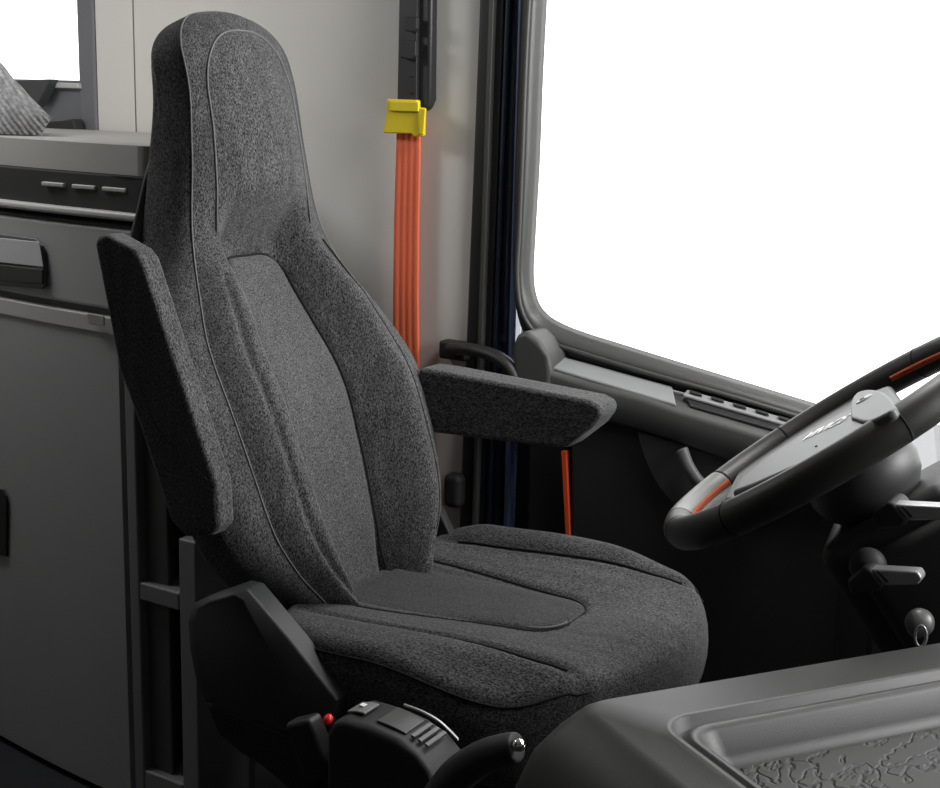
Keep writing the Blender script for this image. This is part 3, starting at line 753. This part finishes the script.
rings = [rrect(-.075, LU, -.06, LV, .05, .40), rrect(-.066, LU, -.05, LV, .045, .56), rrect(-.056, LU, -.035, LV, .04, ZC - .08), rrect(-.046, LU, -.022, LV, .035, ZC - .045), rrect(-.026, LU, -.010, LV, .03, ZC - .020), rrect(-.006, LU, -.003, LV, .026, ZC - .005), rrect(.004, LU - .004, .004, LV, .024, ZC),
         rrect(tu0 - .008, LU - .02, tv0 - .008, LV - .02, .036, ZC + .001), rrect(tu0 - .004, LU - .03, tv0 - .004, LV - .03, .034, ZC + .004), rrect(tu0 + .001, LU - .034, tv0 + .001, LV - .034, .032, ZC + .003), rrect(tu0 + .004, LU - .036, tv0 + .004, LV - .036, .030, ZC - .008),
         rrect(tu0 + .008, LU - .04, tv0 + .008, LV - .04, .030, ZC - .008), rrect(tu0 + .011, LU - .04, tv0 + .011, LV - .04, .030, ZC - .001), rrect(tu0 + .016, LU - .045, tv0 + .016, LV - .045, .028, ZC - .001), rrect(tu0 + .022, LU - .05, tv0 + .022, LV - .05, .026, ZC - .005),
         rrect(tu0 + .030, LU - .06, tv0 + .030, LV - .06, .024, ZC - .024), rrect(tu0 + .036, LU - .07, tv0 + .036, LV - .07, .022, ZC - .032), rrect(tu0 + .040, LU - .075, tv0 + .040, LV - .075, .022, ZC - .033)]
rings = [rrect(-.075, LU, -.06, LV, .05, FZ)] + rings
loft('housing', rings, SHELL, cons)
mt, nt, bb = base_mat('tray_mat_leaf_relief')
tc = N(nt, 'ShaderNodeTexCoord'); vo = N(nt, 'ShaderNodeTexVoronoi', feature='DISTANCE_TO_EDGE'); vo.inputs['Scale'].default_value = 20
nzz = N(nt, 'ShaderNodeTexNoise'); nzz.inputs['Scale'].default_value = 30; nzz.inputs['Detail'].default_value = 3; mxx = N(nt, 'ShaderNodeMix', data_type='RGBA'); mxx.inputs[0].default_value = .10
mp = N(nt, 'ShaderNodeMapping'); mp.inputs['Rotation'].default_value = (0, 0, .5); mp.inputs['Scale'].default_value = (1, .55, 1)
rp = N(nt, 'ShaderNodeMapRange'); rp.inputs[1].default_value = 0; rp.inputs[2].default_value = .07
bp = N(nt, 'ShaderNodeBump'); bp.inputs['Strength'].default_value = .8; bp.inputs['Distance'].default_value = .002
nt.links.new(tc.outputs['Object'], mp.inputs[0]); nt.links.new(mp.outputs[0], mxx.inputs[6]); nt.links.new(mp.outputs[0], nzz.inputs['Vector']); nt.links.new(nzz.outputs['Color'], mxx.inputs[7]); nt.links.new(mxx.outputs[2], vo.inputs['Vector']); nt.links.new(vo.outputs['Distance'], rp.inputs[0]); nt.links.new(rp.outputs[0], bp.inputs['Height']); nt.links.new(bp.outputs[0], bb.inputs['Normal'])
bb.inputs['Base Color'].default_value = (.045, .045, .044, 1); bb.inputs['Roughness'].default_value = .6
loft('tray_mat', [rrect(tu0 + .043, LU - .08, tv0 + .043, LV - .08, .02, ZC - .034), rrect(tu0 + .043, LU - .08, tv0 + .043, LV - .08, .02, ZC - .0305), rrect(tu0 + .046, LU - .083, tv0 + .046, LV - .083, .018, ZC - .029)], mt, cons)

# ================================================================== STEERING WHEEL
tau, psi = radians(37), radians(10)
wf = Vector((cos(tau) * cos(psi), cos(tau) * sin(psi), sin(tau))); wsv = Vector((-sin(psi), cos(psi), 0)); wn = wf.cross(wsv)
WC = Vector((.705, -.018, .833)); WR = .225
print('wn', wn)
def wpt(f_, s_, n_=0): return WC + wf * f_ + wsv * s_ + wn * n_
sw = empty('steering_wheel', tuple(WC), 'black leather steering wheel with grey pad and orange stitching', 'steering wheel')
NA2 = 120
def rim(name, a0, a1, mat, r1=.0175, r2=.0150, parent=sw, n=60):
    path = [wpt(-WR * cos(a0 + (a1 - a0) * k / n), WR * sin(a0 + (a1 - a0) * k / n)) for k in range(n + 1)]
    # section widened in the wheel plane normal
    v, f = tube_geo(path, (r1, r2), 20, up=wn)
    return mesh(name, v, f, mat, parent)
closedpath = [wpt(-WR * cos(2 * pi * k / NA2), WR * sin(2 * pi * k / NA2)) for k in range(NA2)]
tube('rim', closedpath, (.0215, .0195), LEATHER, sw, 20, closed=True, up=wn)
rim('lower_grip_inlay', radians(-6), radians(30), LEATHER_G, .0219, .0199)
for a in (31, -26, 62, -62, 118, -118):
    rim('rim_joint', radians(a - .35), radians(a + .35), GROOVE, .0218, .0198, n=2)
def stitch(a0, a1, rr=WR - .0200, nn=-.002):
    n = int(abs(a1 - a0) / 1.1); V = []; F = []
    for k in range(n):
        for sg in (0, 1):
            a = radians(a0 + (a1 - a0) * (k + .15) / n); b = radians(a0 + (a1 - a0) * (k + .95) / n)
            if sg: pa, pb = (a, rr, nn), (b, rr + .001, nn + .007)
            else: pa, pb = (b, rr, nn), (a, rr + .001, nn + .007)
            P = [wpt(-q[1] * cos(q[0]), q[1] * sin(q[0]), q[2]) for q in (pa, pb)]
            v, f = tube_geo(P, .0014, 5, up=wn + wf * .1); bI = len(V); V += v; F += [[i + bI for i in g] for g in f]
    return mesh('stitching', V, F, THREAD, sw)
stitch(-6, 30); stitch(107, 200)
# hub pad, wide grey pad with rounded outline
def wpoly(px, off):
    out = []
    for a, b in px:
        v = d + CR * ((a - 470) / FPX) + CU * ((394 - b) / FPX); c = WC + wn * off
        t = (c - CAM).dot(wn) / v.dot(wn); out.append(CAM + v * t)
    return out
padpx = [(731, 492), (740, 478), (765, 458), (800, 435), (840, 413), (858, 405), (878, 401), (893, 404), (896, 408), (875, 424), (850, 438), (820, 454), (782, 471), (750, 485)]
def loc(ps): return [((p - WC).dot(wf), (p - WC).dot(wsv)) for p in ps]

hubpx = [(722, 500), (735, 474), (765, 450), (800, 426), (850, 398), (890, 384), (900, 398), (894, 412), (864, 438), (826, 460), (784, 480), (745, 500)]
prism('spoke_body', wpoly(hubpx, .004), tuple(-wn * .016), LEATHER, sw, .010, 4)
pd = prism('hub_pad', wpoly(padpx, .017), tuple(-wn * .020), PADG, sw, .006, 4)
th = catmull([p for p in wpoly([(850, 417), (850, 403), (855, 394), (866, 389), (880, 390), (890, 397), (895, 406), (882, 415), (866, 421), (850, 417)], .022)], 4)[:-1]
tb = prism('thumb_control', th, tuple(-wn * .012), PADG, pd, .004, 3)
bc = wpoly([(864, 399)], .0225)[0]
lathe('control_button', [(.0005, .001), (.009, .0012), (.011, 0), (.011, -.003)], bc, wn, plastic('button_light', (.28, .28, .28), .35), tb, 20)
lathe('button_dimple', [(.0003, .0006), (.0035, .0004), (.0035, -.001)], bc + wn * .0016 - wf * .002, wn, BLACK, tb, 14)
lathe('pad_screw', [(.0003, .0006), (.0016, .0004), (.0016, -.001)], wpoly([(816, 446)], .0178)[0], wn, BLACK, pd, 10)
# raised lettering on the pad
cu_ = bpy.data.curves.new('t', 'FONT'); cu_.body = 'SCANIA'; cu_.size = 1.0; cu_.extrude = .02; cu_.offset = .018
cu_.align_x = 'CENTER'; cu_.align_y = 'CENTER'
to = bpy.data.objects.new('t', cu_); COL.objects.link(to); bpy.context.view_layer.update()
tm = bpy.data.meshes.new_from_object(to.evaluated_get(bpy.context.evaluated_depsgraph_get())); bpy.data.objects.remove(to)
tcn = wpoly([(827, 426.5)], .0178)[0]
a_, b_ = wpoly([(848, 416.5)], .0178)[0], wpoly([(805, 437)], .0178)[0]
tw = (a_ - b_).length
xs = [v.co.x for v in tm.vertices]; k_ = tw / (max(xs) - min(xs))
ex_ = (b_ - a_).normalized(); ey_ = wn.cross(ex_)
tv = [tcn + ex_ * v.co.x * k_ + ey_ * v.co.y * k_ * 2.0 + wn * v.co.z * .012 for v in tm.vertices]
mesh('lettering', tv, [list(p.vertices) for p in tm.polygons], WHITE, pd, smooth=False)
print('text width', tw, 'dir', ex_)

# ================================================================== STEERING COLUMN
colm = empty('steering_column', tuple(WC - wn * .1), 'dark steering column with rounded shroud below the steering wheel', 'steering column')
lathe('hub_cover', [(.050, .0), (.062, -.004), (.070, -.018), (.072, -.035), (.066, -.055), (.050, -.075), (.046, -.10)], WC - wn * .030, wn, SHELL, colm, 40)
def cbox(h0, h1, f0, f1, s0, s1, name, mat, bev=.02):
    v = [wpt(f, s, -h) for h in (h0, h1) for f in (f0, f1) for s in (s0, s1)]
    return mesh(name, v, BF, mat, colm, bevel=bev)
DK = plastic('shroud_dark', (.020, .020, .019), .5)
cbox(.10, .44, -.085, .10, -.085, .085, 'shroud', DK, .025)
cbox(.13, .40, -.05, .20, -.11, .11, 'shroud_lower', DK, .02)
def lever(px, py, w, y0, name, label):
    e = empty(name, tuple(at(px, py, 'y', y0)), label, 'lever')
    P = [at(a, b, 'y', y0) for a, b in [(px - 4, py - 8), (px + w, py - 5), (px + w + 4, py + 2), (px + w, py + 8), (px + 12, py + 9)]]
    prism('blade', P, (0, .022, 0), SILVER, e, .003)
    Q = [at(a, b, 'y', y0 - .002) for a, b in [(px - 26, py + 4), (px - 10, py - 9), (px - 2, py - 9), (px + 12, py + 9), (px + 6, py + 16), (px - 22, py + 18)]]
    prism('base', Q, (0, .05, 0), BLACK2, e, .005)
    G = [at(a, b, 'y', y0 - .001) for a, b in [(px + 4, py - 6), (px + 7, py - 6), (px + 17, py + 5), (px + 14, py + 6)]]
    prism('inlay', G, (0, .004, 0), BLACK, e, .0005)
    return e
lever(896, 512, 52, -.175, 'column_lever', 'upper silver-topped lever on the steering column at the right edge')
l2 = lever(872, 577, 46, -.175, 'column_lever', 'lower short silver-topped lever on the steering column below the wheel')
kb = lathe('rotary_knob', [(.0005, .024), (.010, .023), (.018, .018), (.021, .008), (.021, -.02)], at(868, 566, 'y', -.135), (.2, -.9, .35), BLACK2, None, 28)
tag(kb, 'round glossy black knob just behind the lower silver-topped lever', 'knob')
ig = empty('ignition_key', tuple(at(918, 628, 'y', -.15)), 'key with grey round head and small ring, above the edge of the tray console', 'key')
lathe('key_head', [(.0005, .010), (.010, .009), (.015, .004), (.016, -.004), (.012, -.02)], at(920, 622, 'y', -.16), (.25, -.7, .65), plastic('key_grey', (.11, .11, .105), .35), ig, 24)
kc = at(921, 636, 'y', -.18)
tube('key_ring', [kc + Vector((cos(a) * .006, -.001, sin(a) * .012)) for a in [2 * pi * k / 30 for k in range(30)]], .0016, SILVER, ig, 8, closed=True)

# ================================================================== DASHBOARD END BY THE DOOR
ds = empty('dashboard', (.85, .35, FZ), 'dark dashboard side with light grey top panel between the steering wheel and the door window', 'dashboard')
tpn = [at(842, 452, 'y', .44), at(935, 424, 'y', .46), at(1010, 425, 'y', .46), at(1010, 521, 'y', .28), at(940, 489, 'y', .28), at(877, 463, 'y', .28)]
v = tpn + [p - Vector((0, 0, .015)) for p in tpn]; n_ = 6
mesh('top_panel', v, [[0, 1, 5], [1, 4, 5], [1, 2, 3, 4], [11, 7, 6], [11, 10, 7], [10, 9, 8, 7]] + [[i, (i + 1) % 6, 6 + (i + 1) % 6, 6 + i] for i in range(6)], LEDGE, ds, smooth=False, bevel=.003)
dbp = [at(842, 456, 'y', .46), at(877, 466, 'y', .275), at(1010, 525, 'y', .275), at(1010, 430, 'y', .49)]
loft('body', [[p - Vector((0, 0, .012)) for p in dbp], [Vector((p.x + .02, p.y, .20)) for p in dbp]], BLACK2, ds, smooth=False, bevel=.008)
